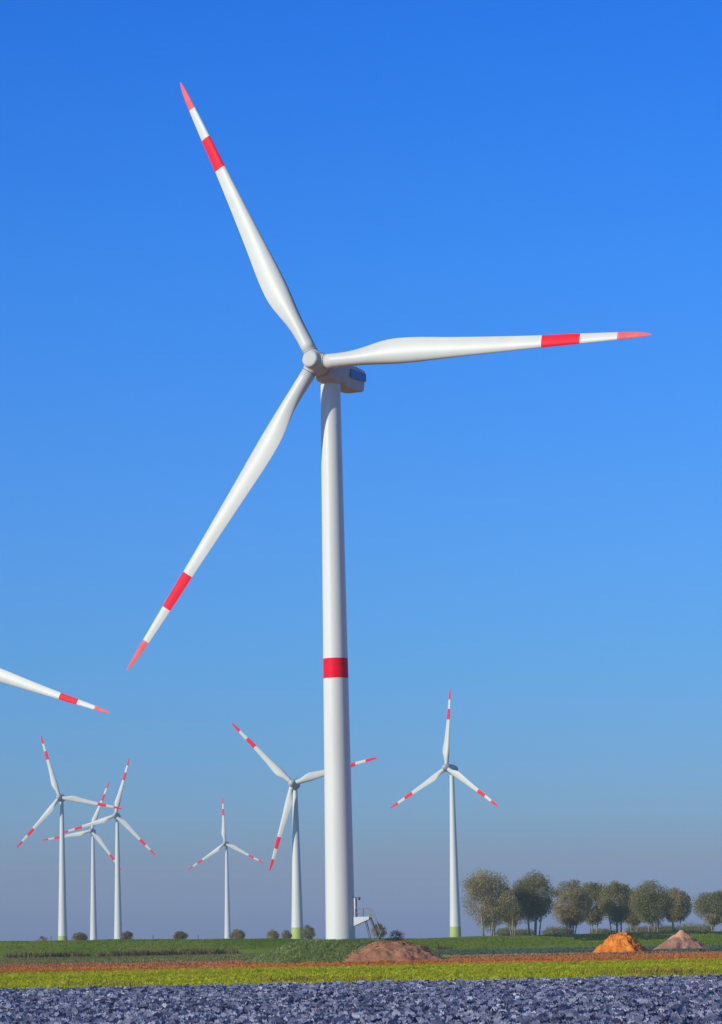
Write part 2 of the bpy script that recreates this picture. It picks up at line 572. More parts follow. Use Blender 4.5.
def small_turbine(P, hub_h, yaw, phi, cone, tilt, ov, label, green):
    t = empty('wind_turbine', (P[0], P[1], 0), label, 'wind turbine', 'wind turbines of the wind farm')
    th = hub_h - 1.9
    bands = []
    if green:
        for k in range(4): bands.append((green * k / 4, green * (k + 1) / 4, 1))
    child('tower', tower_mesh('tower', th, 2.9, 1.08, bands, ('white', 'green'), .2), t)
    child('nacelle', ME['egg'], t, Matrix.Translation((0, 0, hub_h)) @ Matrix.Rotation(-yaw, 4, 'Z'))
    nac = t.children[-1] if False else [c for c in t.children if c.name.startswith('nacelle')][0]
    child('beacon', ME['beacon'], nac, Matrix.Translation((0, 2.4, 1.7)))
    a, _, _ = rotor_frames(yaw, tilt, phi, cone, Vector((0, 0, 0)))
    hub = Vector((0, 0, hub_h)) + a * ov
    a, hm, bl = rotor_frames(yaw, tilt, phi, cone, hub)
    child('rotor_hub', ME['spinner'], t, hm)
    for mm in bl:
        b = child('blade', ME['small_blade'], t, mm)
        child('root_collar', ME['small_collar'], b, Matrix.Identity(4))


small_turbine((-188.05, 1918.87), 92.5, R(12.1), R(-11.8), 0, R(4.7), 4.5,
              'white turbine with green painted foot, leftmost tower of the left cluster', 8.2)
small_turbine((-216.4, 2456.2), 91.0, R(12.6), R(69), R(1.4), R(4.9), 4.5,
              'white turbine with the lowest hub, middle tower of the cluster of three on the left', 0)
small_turbine((-173.45, 2161.2), 90.7, R(13.3), R(75.9), 0, R(3.9), 4.4,
              'white turbine on the right side of the cluster of three at left', 0)
small_turbine((-124.93, 2760.7), 88.5, R(16.6), R(93.2), R(.6), R(5), 4.5,
              'smallest white turbine, alone between the left cluster and the green footed tower', 0)
small_turbine((-32.63, 1422.84), 73.3, R(12.8), R(14.9), R(.2), R(4.9), 4.5,
              'white turbine with green foot just left of the huge tower, one blade behind it', 8.6)
small_turbine((44.25, 1605.54), 89.1, R(40.1), R(88.1), R(.7), R(5.2), 4.4,
              'white turbine with green foot right of the huge tower, one blade straight up', 8.2)

# ------------------------------------------------------------------ ground and fields
M['ground'] = mat('dry field earth', [(.13, .095, .05), (.19, .14, .075), (.12, .13, .05)], .95, .08, 6, spec=.05, bump=.5, bscale=3)
M['cabbage_soil'] = mat('dark damp soil', [(.02, .018, .02), (.04, .034, .032)], .95, 2, 5, spec=.05)
M['mustard_soil'] = mat('soil under seedlings', [(.20, .25, .02), (.30, .32, .03)], .95, .6, 5, spec=.05)
M['red_soil'] = mat('reddish stubble soil', [(.31, .115, .06), (.48, .185, .09), (.40, .20, .10)], .95, .25, 6, spec=.05, bump=.6, bscale=4, stretch=(.35, 1, 1))
M['meadow'] = mat('pale meadow', [(.12, .15, .05), (.20, .21, .09), (.22, .19, .09)], .95, .1, 6, spec=.05, bump=.5, bscale=3, stretch=(.3, 1, 1))
M['dike'] = mat('dike turf', [(.12, .18, .025), (.175, .25, .035), (.23, .265, .055)], .95, .06, 7, spec=.05, bump=.6, bscale=2.5)
M['mound_turf'] = mat('rough turf', [(.13, .18, .06), (.22, .27, .10), (.33, .31, .15)], .95, .5, 6, spec=.05, bump=.8, bscale=4)


def sheet(name, x0, x1, y0, y1, z, m_, nx=2, ny=2, wob=0.0, parent=None):
    xs = np.linspace(x0, x1, nx); ys = np.linspace(y0, y1, ny)
    V = []
    for j, y in enumerate(ys):
        for x in xs:
            o_ = 0
            if wob and j in (0, ny - 1):
                o_ = wob * (math.sin(x * .13 + j) + .6 * math.sin(x * .41 + 2 * j))
            V.append((x, y + o_, z))
    Q = [(j * nx + i, j * nx + i + 1, (j + 1) * nx + i + 1, (j + 1) * nx + i) for j in range(ny - 1) for i in range(nx - 1)]
    o = np_obj(name, V, Q, m_, parent)
    return tag(o, kind='structure')


sheet('ground', -2300, 2300, -250, 4400, 0, M['ground'], 24, 24)
sheet('cabbage_field', -140, 140, 40, 174.1, .008, M['cabbage_soil'], 60, 2, .3)
sheet('crop_strip', -200, 200, 175, 292, .012, M['mustard_soil'], 80, 2, .4)
sheet('soil_strip', -300, 300, 293, 462, .016, M['red_soil'], 120, 4, 1.2)
sheet('meadow', -400, 400, 464, 668, .020, M['meadow'], 120, 4, 1.2)


def crest(x):
    """height of the dike crest along its length"""
    return float(np.interp(x, [-170, -60, -30, -10, 20, 80, 170], [3.75, 3.62, 3.25, 2.8, 2.35, 2.35, 2.5])) + .05 * math.sin(x * .21) + .04 * math.sin(x * .53)


def plateau(x):
    return float(np.interp(x, [-30, 5, 40], [-.5, .1, .65]))


DIKE_Y = [(668, 0), (671, .18), (676, .45), (684, .86), (690, 1.0), (694, 1.0)]
xs = np.linspace(-420, 420, 211)
V, Q = [], []
rows = DIKE_Y + [(800, 'p1'), (1000, 'p2'), (1180, 'p2'), (1260, 'end')]
for y, k in rows:
    for x in xs:
        c = crest(x)
        if k == 'p1': z = c + plateau(x) * .45
        elif k == 'p2': z = c + plateau(x)
        elif k == 'end': z = -.3
        else: z = c * k - (.05 if k == 0 else 0)
        V.append((x, y + (1.2 * math.sin(x * .09) + .7 * math.sin(x * .31) if y < 672 else 0), z))
nx = len(xs)
Q = [(j * nx + i, j * nx + i + 1, (j + 1) * nx + i + 1, (j + 1) * nx + i) for j in range(len(rows) - 1) for i in range(nx - 1)]
tag(np_obj('dike', V, Q, M['dike'], smooth=True), kind='structure')


def dike_z(x, y):
    c = crest(x)
    if y < 694: return c * float(np.interp(y, [p[0] for p in DIKE_Y], [p[1] for p in DIKE_Y]))
    if y < 1000: return c + plateau(x) * float(np.interp(y, [694, 800, 1000], [0, .45, 1]))
    return c + plateau(x) if y < 1180 else 0


# ------------------------------------------------------------------ noise for shapes
def vnoise(P, seed=0):
    """cheap smooth value noise, P (n,3)"""
    P = np.asarray(P, float)
    i = np.floor(P).astype(np.int64); f = P - i; f = f * f * (3 - 2 * f)
    def h(a, b, c):
        n_ = (a * 374761393 + b * 668265263 + c * 2147483647 + seed * 1013904223) & 0x7fffffff
        n_ = ((n_ ^ (n_ >> 13)) * 1274126177) & 0x7fffffff
        n_ = (n_ ^ (n_ >> 16)) & 0xffff
        return n_ / 65535.0
    out = 0
    for dx in (0, 1):
        for dy in (0, 1):
            for dz in (0, 1):
                wgt = (f[:, 0] if dx else 1 - f[:, 0]) * (f[:, 1] if dy else 1 - f[:, 1]) * (f[:, 2] if dz else 1 - f[:, 2])
                out = out + wgt * h(i[:, 0] + dx, i[:, 1] + dy, i[:, 2] + dz)
    return out


def fbm(P, seed=0, oct=4):
    s, a, t = 0, 1, 0
    for o in range(oct):
        s = s + a * vnoise(np.asarray(P) * 2 ** o, seed + o * 17); t += a; a *= .55
    return s / t - .5


def heap(name, cx, cy, prof, rx, ry, n, m_, seed, rough, base=-.05, flat=0.0, skew=0.0):
    """heightfield heap on a polar grid; prof maps 0 (top) .. 1 (rim) to height"""
    ang = np.linspace(0, 2 * np.pi, n, endpoint=False)
    rad = np.linspace(0.004, 1, n // 2)
    A, Rr = np.meshgrid(ang, rad)
    wob = 1 + Rr ** 2 * (.05 * np.sin(A * 11 + 3 * seed) + .03 * np.sin(A * 17 + seed) + .10 * np.sin(A * 2 + seed) + .06 * np.sin(A * 3 + 2 * seed) + .04 * np.sin(A * 7 + seed))
    x = Rr * np.cos(A) * rx * wob + skew * (1 - Rr); y = Rr * np.sin(A) * ry * wob
    z = np.interp(Rr, *prof)
    P = np.stack([x.ravel(), y.ravel(), z.ravel()], 1)
    nz = fbm(P * rough[0], seed, 5).reshape(Rr.shape) * rough[1] * np.clip((1 - Rr) * 5, 0, 1)
    nz = nz + fbm(P * rough[0] * 5.3, seed + 3, 3).reshape(Rr.shape) * rough[1] * .30 * np.clip((1 - Rr) * 5, 0, 1)
    z = z + nz
    V = np.stack([x.ravel() + cx, y.ravel() + cy, z.ravel() + base], 1)
    k = len(ang)
    Q = [(j * k + i, j * k + (i + 1) % k, (j + 1) * k + (i + 1) % k, (j + 1) * k + i) for j in range(len(rad) - 1) for i in range(k)]
    Q.append((0, k // 4, k // 2, 3 * k // 4))
    V2 = V.copy(); V2[:, 0] -= cx; V2[:, 1] -= cy
    o = np_obj(name, V2, Q, m_, smooth=True)
    o.location = (cx, cy, 0)
    return o, V


mound_o, moundV = heap('grassy_mound', -3.2, 397.5, ([0, .35, .52, .72, .9, 1], [2.66, 2.64, 2.4, 1.3, .3, 0]), 12.6, 13.5, 220, M['mound_turf'], 3, (.5, .22))
tag(mound_o, kind='structure')

M['heap'] = mat('brown clay', [(.24, .105, .062), (.37, .17, .10), (.45, .24, .15)], .95, .5, 6, spec=.05, bump=.8, bscale=5)
M['orange'] = mat('orange heap', [(.42, .105, .015), (.74, .215, .03), (.90, .33, .055)], .9, .9, 6, spec=.1, bump=.7, bscale=6)
M['gravel'] = mat('pinkish gravel', [(.28, .14, .105), (.38, .20, .145), (.50, .275, .19)], .95, .5, 6, spec=.05, bump=.8, bscale=8)
h1, heapV = heap('soil_heap', 2.7, 388.2, ([0, .3, .6, .85, 1], [2.5, 2.32, 1.5, .6, 0]), 7.4, 7.2, 260, M['heap'], 5, (1.1, .8))
tag(h1, 'broad heap of bare brown clay in front of the access steps at the huge tower', 'soil heap')
p_ = at(621, 953, 470)
h2, _ = heap('material_heap', p_.x, 470, ([0, .25, .55, .8, 1], [2.95, 2.8, 2.05, .95, 0]), 3.95, 3.8, 260, M['orange'], 9, (1.3, 1.25), skew=.1)
tag(h2, 'bright orange heap with a lumpy top standing left of the pinkish heap', 'heap')
p_ = at(681, 952, 500)
gn = M['gravel'].node_tree
_rmp = [x for x in gn.nodes if x.type == 'VALTORGB'][0]
_tc = [x for x in gn.nodes if x.type == 'TEX_COORD'][0]
_nz = [x for x in gn.nodes if x.type == 'TEX_NOISE'][0]
_sz = gn.nodes.new('ShaderNodeSeparateXYZ'); gn.links.new(_tc.outputs['Object'], _sz.inputs[0])
_ad = gn.nodes.new('ShaderNodeMath'); _ad.operation = 'MULTIPLY_ADD'; _ad.inputs[1].default_value = 1.6
gn.links.new(_nz.outputs['Fac'], _ad.inputs[0]); gn.links.new(_sz.outputs['Z'], _ad.inputs[2])
_mr = gn.nodes.new('ShaderNodeMapRange'); _mr.inputs[1].default_value = 2.55; _mr.inputs[2].default_value = 2.95
gn.links.new(_ad.outputs[0], _mr.inputs[0])
_mx = gn.nodes.new('ShaderNodeMix'); _mx.data_type = 'RGBA'
_mx.inputs['B'].default_value = (.74, .37, .225, 1)          # paler load tipped on top of the older one
gn.links.new(_mr.outputs[0], _mx.inputs['Factor']); gn.links.new(_rmp.outputs['Color'], _mx.inputs['A'])
gn.links.new(_mx.outputs['Result'], gn.nodes['Principled BSDF'].inputs['Base Color'])
h3, _ = heap('material_heap', p_.x, 500, ([0, .1, .45, .75, 1], [3.25, 3.0, 1.75, .7, 0]), 4.9, 4.6, 260, M['gravel'], 14, (1.0, .55), skew=.2)
tag(h3, 'pinkish brown conical heap to the right of the orange one', 'heap')


# ------------------------------------------------------------------ scattered ground cover (each one mesh)
def scatter(name, tmpl, pts, yaw, scl, rnd, m_, tilt=None, rspread=.12):
    """tmpl: list of (V, Q, A); copies of them merged into one mesh"""
    n = len(pts)
    which = RNG.integers(0, len(tmpl), n)
    Vs, Qs, As = [], [], []
    off = 0
    for t, (tv, tq, ta) in enumerate(tmpl):
        ix = np.nonzero(which == t)[0]
        if len(ix) == 0: continue
        c, s = np.cos(yaw[ix]), np.sin(yaw[ix])
        x = tv[None, :, 0] * c[:, None] - tv[None, :, 1] * s[:, None]
        y = tv[None, :, 0] * s[:, None] + tv[None, :, 1] * c[:, None]
        z = np.repeat(tv[None, :, 2], len(ix), 0)
        P = np.stack([x, y, z], 2) * scl[ix][:, None, None] + pts[ix][:, None, :]
        A = np.clip(rnd[ix][:, None] + rspread * (ta[None, :] - .5) * 2, 0, 1)
        q = tq[None] + (np.arange(len(ix)) * len(tv))[:, None, None] + off
        Vs.append(P.reshape(-1, 3)); Qs.append(q.reshape(-1, tq.shape[1])); As.append(A.ravel())
        off += len(ix) * len(tv)
    return np_obj(name, np.concatenate(Vs), np.concatenate(Qs), m_, attr=np.concatenate(As), smooth=False)


def tuft(nb, h, w, spread, lean, rs):
    """tuft of blades, each a bent strip of two quads"""
    V, Q, A = [], [], []
    for b in range(nb):
        a = rs.uniform(0, 2 * np.pi); r = spread * math.sqrt(rs.uniform())
        px, py = r * math.cos(a), r * math.sin(a)
        d = rs.uniform(0, 2 * np.pi); dx, dy = math.cos(d), math.sin(d)
        hh = h * rs.uniform(.55, 1.15); ww = w * rs.uniform(.6, 1.2); ln = lean * hh * rs.uniform(.3, 1.2)
        k = len(V)
        for t, wf in ((0, .6), (.55, 1), (1, .25)):
            cx, cy = px + dx * ln * t * t, py + dy * ln * t * t
            V += [(cx - dy * ww * wf / 2, cy + dx * ww * wf / 2, hh * t * (1 - .25 * lean * t)), (cx + dy * ww * wf / 2, cy - dx * ww * wf / 2, hh * t * (1 - .25 * lean * t))]
        rr = rs.uniform()
        A += [rr] * 6
        Q += [(k, k + 1, k + 3, k + 2), (k + 2, k + 3, k + 5, k + 4)]
    return np.array(V), np.array(Q), np.array(A)


def field_pts(n, x0, x1, y0, y1, zf=0.02, keep=None, fan=True):
    """random points; the strip widens with distance like the view plus a margin"""
    y = np.sqrt(RNG.uniform(y0 ** 2, y1 ** 2, n)) if fan else RNG.uniform(y0, y1, n)
    if fan:
        hw = y * .125 + 8
        x = RNG.uniform(-1, 1, n) * hw
        x = x if x0 is None else x
    else:
        x = RNG.uniform(x0, x1, n)
    P = np.stack([x, y, np.full(n, zf)], 1)
    if keep is not None: P = P[keep(P)]
    return P


def rnd_attr(P, scale, seed, base=.5, amp=1.1, jit=.15):
    return np.clip(base + amp * fbm(P * scale, seed, 4) + RNG.normal(0, jit, len(P)), 0, 1)


def do_scatter(name, tm, P, m_, smin, smax, scale, seed, **k):
    return scatter(name, tm, P, RNG.uniform(0, 6.28, len(P)), RNG.uniform(smin, smax, len(P)), rnd_attr(P, scale, seed, **k), m_)


rs = np.random.default_rng(5)

# --- cabbages
M['cabbage'] = mat('waxy blue purple leaf', [(.07, .073, .14), (.175, .182, .29), (.31, .315, .43), (.48, .475, .56)], .45, attr='rnd', spec=.4, transl=.08)


def cabbage(nl, nu, nv, rs):
    V, Q, A = [], [], []
    for l in range(nl):
        a = l * 2.39996 + rs.uniform(-.3, .3)
        f = l / (nl - 1)                                  # 0 outer .. 1 inner
        Ln = (.46 - .20 * f) * rs.uniform(.85, 1.15)
        wd = Ln * rs.uniform(.75, 1.0)
        el = R(30 + 52 * f + rs.uniform(-12, 12))         # elevation of the leaf
        curl = R(-35 + 95 * f + rs.uniform(-15, 15))      # tips of outer leaves droop, inner ones fold in
        k = len(V)
        col = rs.uniform(0, 1)
        r0 = .03; z0 = .10 + .06 * f
        x, z, e = r0, z0, el
        for i in range(nu + 1):
            t = i / nu
            wv = wd * (math.sin(math.pi * min(1, .12 + .80 * t)) ** .7)
            for j in range(nv + 1):
                s = (j / nv - .5) * 2
                wy = s * wv / 2
                zz = z + .10 * Ln * s * s + rs.uniform(-.012, .012)     # cupped, slightly crinkled
                V.append((x * math.cos(a) - wy * math.sin(a), x * math.sin(a) + wy * math.cos(a), max(.02, zz)))
                A.append(min(1, max(0, col + .15 * abs(s) * 0 + rs.uniform(-.08, .08))))
            x += Ln / nu * math.cos(e); z += Ln / nu * math.sin(e); e += curl / nu
        for i in range(nu):
            for j in range(nv):
                b = k + i * (nv + 1) + j
                Q.append((b, b + 1, b + nv + 2, b + nv + 1))
    return np.array(V), np.array(Q), np.array(A)


C_NEAR = [cabbage(15, 4, 4, rs) for _ in range(6)]
C_FAR = [cabbage(11, 3, 2, rs) for _ in range(8)]
rows_ = []
y = 78.0
row = 0
while y < 173.5:
    hw = y * .125 + 7
    x = np.arange(-hw, hw, .50) + (row % 2) * .25
    yy = y + RNG.normal(0, .05, len(x))
    rows_.append(np.stack([x + RNG.normal(0, .06, len(x)), yy, np.full(len(x), .01)], 1))
    y += .56; row += 1
CP = np.concatenate(rows_)
CP = CP[RNG.uniform(size=len(CP)) > .03]
# which are the nearest 300 that the picture shows
def project(P):
    d = P - np.array([0, 0, EYE])
    zc = d @ np.array(fw); xc = d @ np.array(rt); yc = d @ np.array(up)
    return W / 2 + F * xc / zc, H / 2 - F * yc / zc
top = CP + np.array([0, 0, .2])
px, py = project(top)
vis = (px > -2) & (px < W + 2) & (py < H + 1)
order = np.argsort(-py + np.where(vis, 0, 1e6))
near_ix = order[:300]
mask = np.zeros(len(CP), bool); mask[near_ix] = True
meshes = []
for k in range(12):
    tv, tq, ta = C_NEAR[k % 6]
    meshes.append(np_mesh('cabbage_plant', tv, tq, np.clip(.25 + .55 * ta + (k % 4 - 1.5) * .06, 0, 1)))
    meshes[-1].materials.append(M['cabbage'])
for i in near_ix:
    o = bpy.data.objects.new('cabbage_plant', meshes[random.randrange(12)])
    o.location = CP[i]; o.rotation_euler = (random.uniform(-.12, .12), random.uniform(-.12, .12), random.uniform(0, 6.28))
    s_ = random.uniform(.66, 1.02); o.scale = (s_, s_, s_ * random.uniform(.9, 1.15))
    link(o)
    tag(o, 'blue purple cabbage plant in the nearest rows along the bottom edge of the photo', 'cabbage', 'cabbages in the nearest rows')
P = CP[~mask]
o = scatter('cabbage_rows', C_FAR, P, RNG.uniform(0, 6.28, len(P)), RNG.uniform(.58, 1.1, len(P)), rnd_attr(P, .12, 31, .47, .5, .13), M['cabbage'], rspread=.34)
tag(o, 'dense rows of blue purple cabbages filling the foreground field', 'cabbage field', kind='stuff')

# --- yellow green crop strip
M['mustard'] = mat('yellow green leaf', [(.18, .23, .014), (.37, .41, .018), (.54, .54, .028), (.68, .60, .05)], .6, attr='rnd', spec=.2, transl=.3)
T_M = [tuft(9, .36, .07, .20, .6, rs) for _ in range(6)]
P = field_pts(80000, None, None, 175.2, 294)
o = do_scatter('crop_plants', T_M, P, M['mustard'], .7, 1.25, .09, 41, base=.58, amp=.7, jit=.13)
tag(o, 'low yellow green crop in a bright band behind the cabbages', 'crop', kind='stuff')
M['weed'] = mat('brown seeding weeds', [(.13, .075, .03), (.26, .14, .05), (.22, .22, .04)], .8, attr='rnd', spec=.1)
T_W = [tuft(7, .60, .04, .16, .35, rs) for _ in range(5)]
P = field_pts(5200, None, None, 174.5, 204, keep=lambda P: fbm(P * np.array([.22, .10, 1]), 77, 3) > RNG.uniform(.02, .32, len(P)))
o = do_scatter('tall_weeds', T_W, P, M['weed'], .6, 1.25, .2, 43)
tag(o, 'brown seeding weeds along the front of the yellow green strip', 'weeds', kind='stuff')

# --- orange weeds on the soil strip
M['orange_weed'] = mat('orange red weeds', [(.32, .11, .05), (.56, .19, .05), (.76, .30, .06), (.46, .38, .08)], .8, attr='rnd', spec=.1, transl=.2)
T_O = [tuft(9, .36, .09, .25, .6, rs) for _ in range(5)]
P = field_pts(26000, None, None, 255, 365, keep=lambda P: (P[:, 1] > 255 + 38 * RNG.uniform(0, 1, len(P)) ** .5) & (fbm(P * np.array([.05, .03, 1]), 19, 4) + (336 - P[:, 1]) / 110 > RNG.uniform(-.3, .3, len(P))))
o = do_scatter('orange_weeds', T_O, P, M['orange_weed'], .6, 1.2, .07, 47, base=.5, amp=.9)
tag(o, 'orange red weeds in a thin band behind the yellow green crop', 'weeds', kind='stuff')
M['stubble'] = mat('reddish stubble', [(.28, .105, .05), (.46, .18, .085), (.50, .26, .12), (.30, .27, .08)], .9, attr='rnd', spec=.1)
T_S = [tuft(8, .26, .08, .25, .7, rs) for _ in range(5)]
P = field_pts(16000, None, None, 335, 464, keep=lambda P: (((P[:, 0] + 2) / 13) ** 2 + ((P[:, 1] - 394) / 14) ** 2 > 1) & (fbm(P * np.array([.04, .03, 1]), 23, 4) > -.06))
o = do_scatter('stubble', T_S, P, M['stubble'], .6, 1.3, .05, 53)
tag(o, 'short reddish stubble around the mound', 'stubble', kind='stuff')

# --- meadow: pale grass on the left, bluish crop on the right
M['pale_grass'] = mat('pale green grass', [(.14, .16, .045), (.22, .24, .08), (.34, .32, .14)], .85, attr='rnd', spec=.1, transl=.2)
T_G = [tuft(8, .34, .09, .3, .6, rs) for _ in range(5)]
P = field_pts(20000, None, None, 466, 660, keep=lambda P: (P[:, 0] < 4 + (P[:, 1] - 460) * .03) | (P[:, 1] > 630))
o = do_scatter('meadow_grass', T_G, P, M['pale_grass'], .6, 1.4, .04, 59)
tag(o, 'pale grass in front of the dike on the left', 'grass', kind='stuff')
M['blue_crop'] = mat('grey green leaf', [(.05, .09, .06), (.11, .17, .115), (.20, .25, .17)], .7, attr='rnd', spec=.2)
T_B = [tuft(9, .36, .13, .28, .8, rs) for _ in range(5)]
P = field_pts(26000, None, None, 470, 632, keep=lambda P: (P[:, 0] > 6 + (P[:, 1] - 460) * .03))
o = do_scatter('leafy_crop', T_B, P, M['blue_crop'], .8, 1.4, .05, 61, base=.5, amp=.7)
tag(o, 'grey green leafy crop in a band behind the heaps on the right', 'crop', kind='stuff')

# --- reeds at the foot of the dike
M['reed'] = mat('dry reeds', [(.05, .045, .022), (.13, .095, .05), (.27, .20, .11), (.16, .18, .06)], .9, attr='rnd', spec=.1)
T_R = [tuft(14, 1.25, .12, .5, .35, rs) for _ in range(6)]
P = field_pts(9000, -150, 150, 648, 670, fan=False, keep=lambda P: fbm(P * np.array([.05, .05, 1]), 83, 4) > .02 + .25 * (P[:, 0] > 48))
o = do_scatter('reeds', T_R, P, M['reed'], .5, 1.25, .06, 67, base=.42, amp=1.3)
tag(o, 'brown reeds along the foot of the green dike', 'reeds', kind='stuff')

# --- dark tufts standing in for the shadow bands of the tree row
M['shadow_green'] = mat('tree shadow green', [(.02, .04, .02), (.04, .07, .03), (.07, .10, .04)], .8, attr='rnd', spec=.1)
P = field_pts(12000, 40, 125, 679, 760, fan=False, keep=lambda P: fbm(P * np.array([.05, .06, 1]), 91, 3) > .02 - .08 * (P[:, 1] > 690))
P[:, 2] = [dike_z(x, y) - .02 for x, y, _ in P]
o = do_scatter('shadow_tufts', [tuft(12, .55, .14, .6, .4, rs) for _ in range(5)], P, M['shadow_green'], .6, 1.2, .06, 93)
tag(o, 'dark green tufts on the dike standing in for shadows of the tree row', 'shadow_tufts', kind='stuff')

# --- grass on the dike and the mound
M['turf'] = mat('green grass', [(.10, .17, .02), (.18, .265, .03), (.25, .31, .05), (.35, .33, .11)], .85, attr='rnd', spec=.1, transl=.25)
T_D = [tuft(7, .22, .10, .4, .6, rs) for _ in range(5)]
P = field_pts(30000, -140, 140, 670, 700, fan=False)
P[:, 2] = [dike_z(x, y) - .02 for x, y, _ in P]
o = do_scatter('dike_grass', T_D, P, M['turf'], .7, 1.4, .05, 71, base=.42, amp=.9)
tag(o, 'green grass covering the slope of the dike', 'grass', kind='stuff')
# mound: pick random mesh points
ix = RNG.integers(0, len(moundV), 34000)
P = moundV[ix] + RNG.normal(0, .06, (len(ix), 3)) * np.array([1, 1, 0])
rel = np.hypot((P[:, 0] + 3.2) / 12.6, (P[:, 1] - 397.5) / 13.5)
P = P[(RNG.uniform(size=len(P)) < rel * .9) & (np.hypot(P[:, 0] - MX, P[:, 1] - MD) > 2.1)]
hr = np.hypot((P[:, 0] - 2.5) / 7.4, (P[:, 1] - 388.2) / 7.2)
P = P[np.interp(hr, [0, .3, .6, .85, 1], [2.5, 2.32, 1.5, .6, -1]) < P[:, 2] + .1]
ix = RNG.integers(0, len(heapV), 9000)
P2 = heapV[ix]                                      # weeds creeping over the clay from the grassy side and at its rim
gr = fbm(P2 * np.array([.45, .45, .45]), 33, 3) - .035 * (P2[:, 0] + 1.0)
P2 = P2[(gr > RNG.uniform(.0, .3, len(P2))) & (RNG.uniform(size=len(P2)) < np.hypot((P2[:, 0] - 2.7) / 7.9, (P2[:, 1] - 388.2) / 7.2))]
P = np.concatenate([P, P2])
M['mound_grass'] = mat('tall mound grass', [(.12, .17, .055), (.23, .31, .10), (.34, .41, .15), (.58, .53, .32)], .85, attr='rnd', spec=.1, transl=.25)
T_H = [tuft(8, .30, .06, .18, .6, rs) for _ in range(6)]
o = do_scatter('mound_grass', T_H, P, M['mound_grass'], .5, 1.2, .35, 73, base=.45, amp=1.2)
tag(o, 'rough green grass on the mound around the huge tower', 'grass', kind='stuff')


# ------------------------------------------------------------------ trees and bushes
M['bark'] = mat('pale bark', [(.20, .165, .13), (.34, .285, .22), (.44, .37, .29)], .9, 1.2, 5, spec=.1, stretch=(1, 1, .25))
LEAF = {
    'olive': mat('thin olive leaves', [(.16, .14, .06), (.34, .29, .13), (.50, .42, .22), (.64, .53, .33)], .8, attr='rnd', spec=.15, transl=.42),
    'dark': mat('dull green leaves', [(.11, .115, .045), (.24, .235, .09), (.37, .34, .15), (.50, .43, .24)], .8, attr='rnd', spec=.15, transl=.42),
    'brown': mat('brownish leaves', [(.16, .125, .07), (.28, .21, .12), (.40, .30, .19), (.50, .38, .25)], .8, attr='rnd', spec=.15, transl=.42),
    'green': mat('fresh green leaves', [(.03, .07, .015), (.06, .12, .025), (.10, .15, .04)], .8, attr='rnd', spec=.15, transl=.25),
}


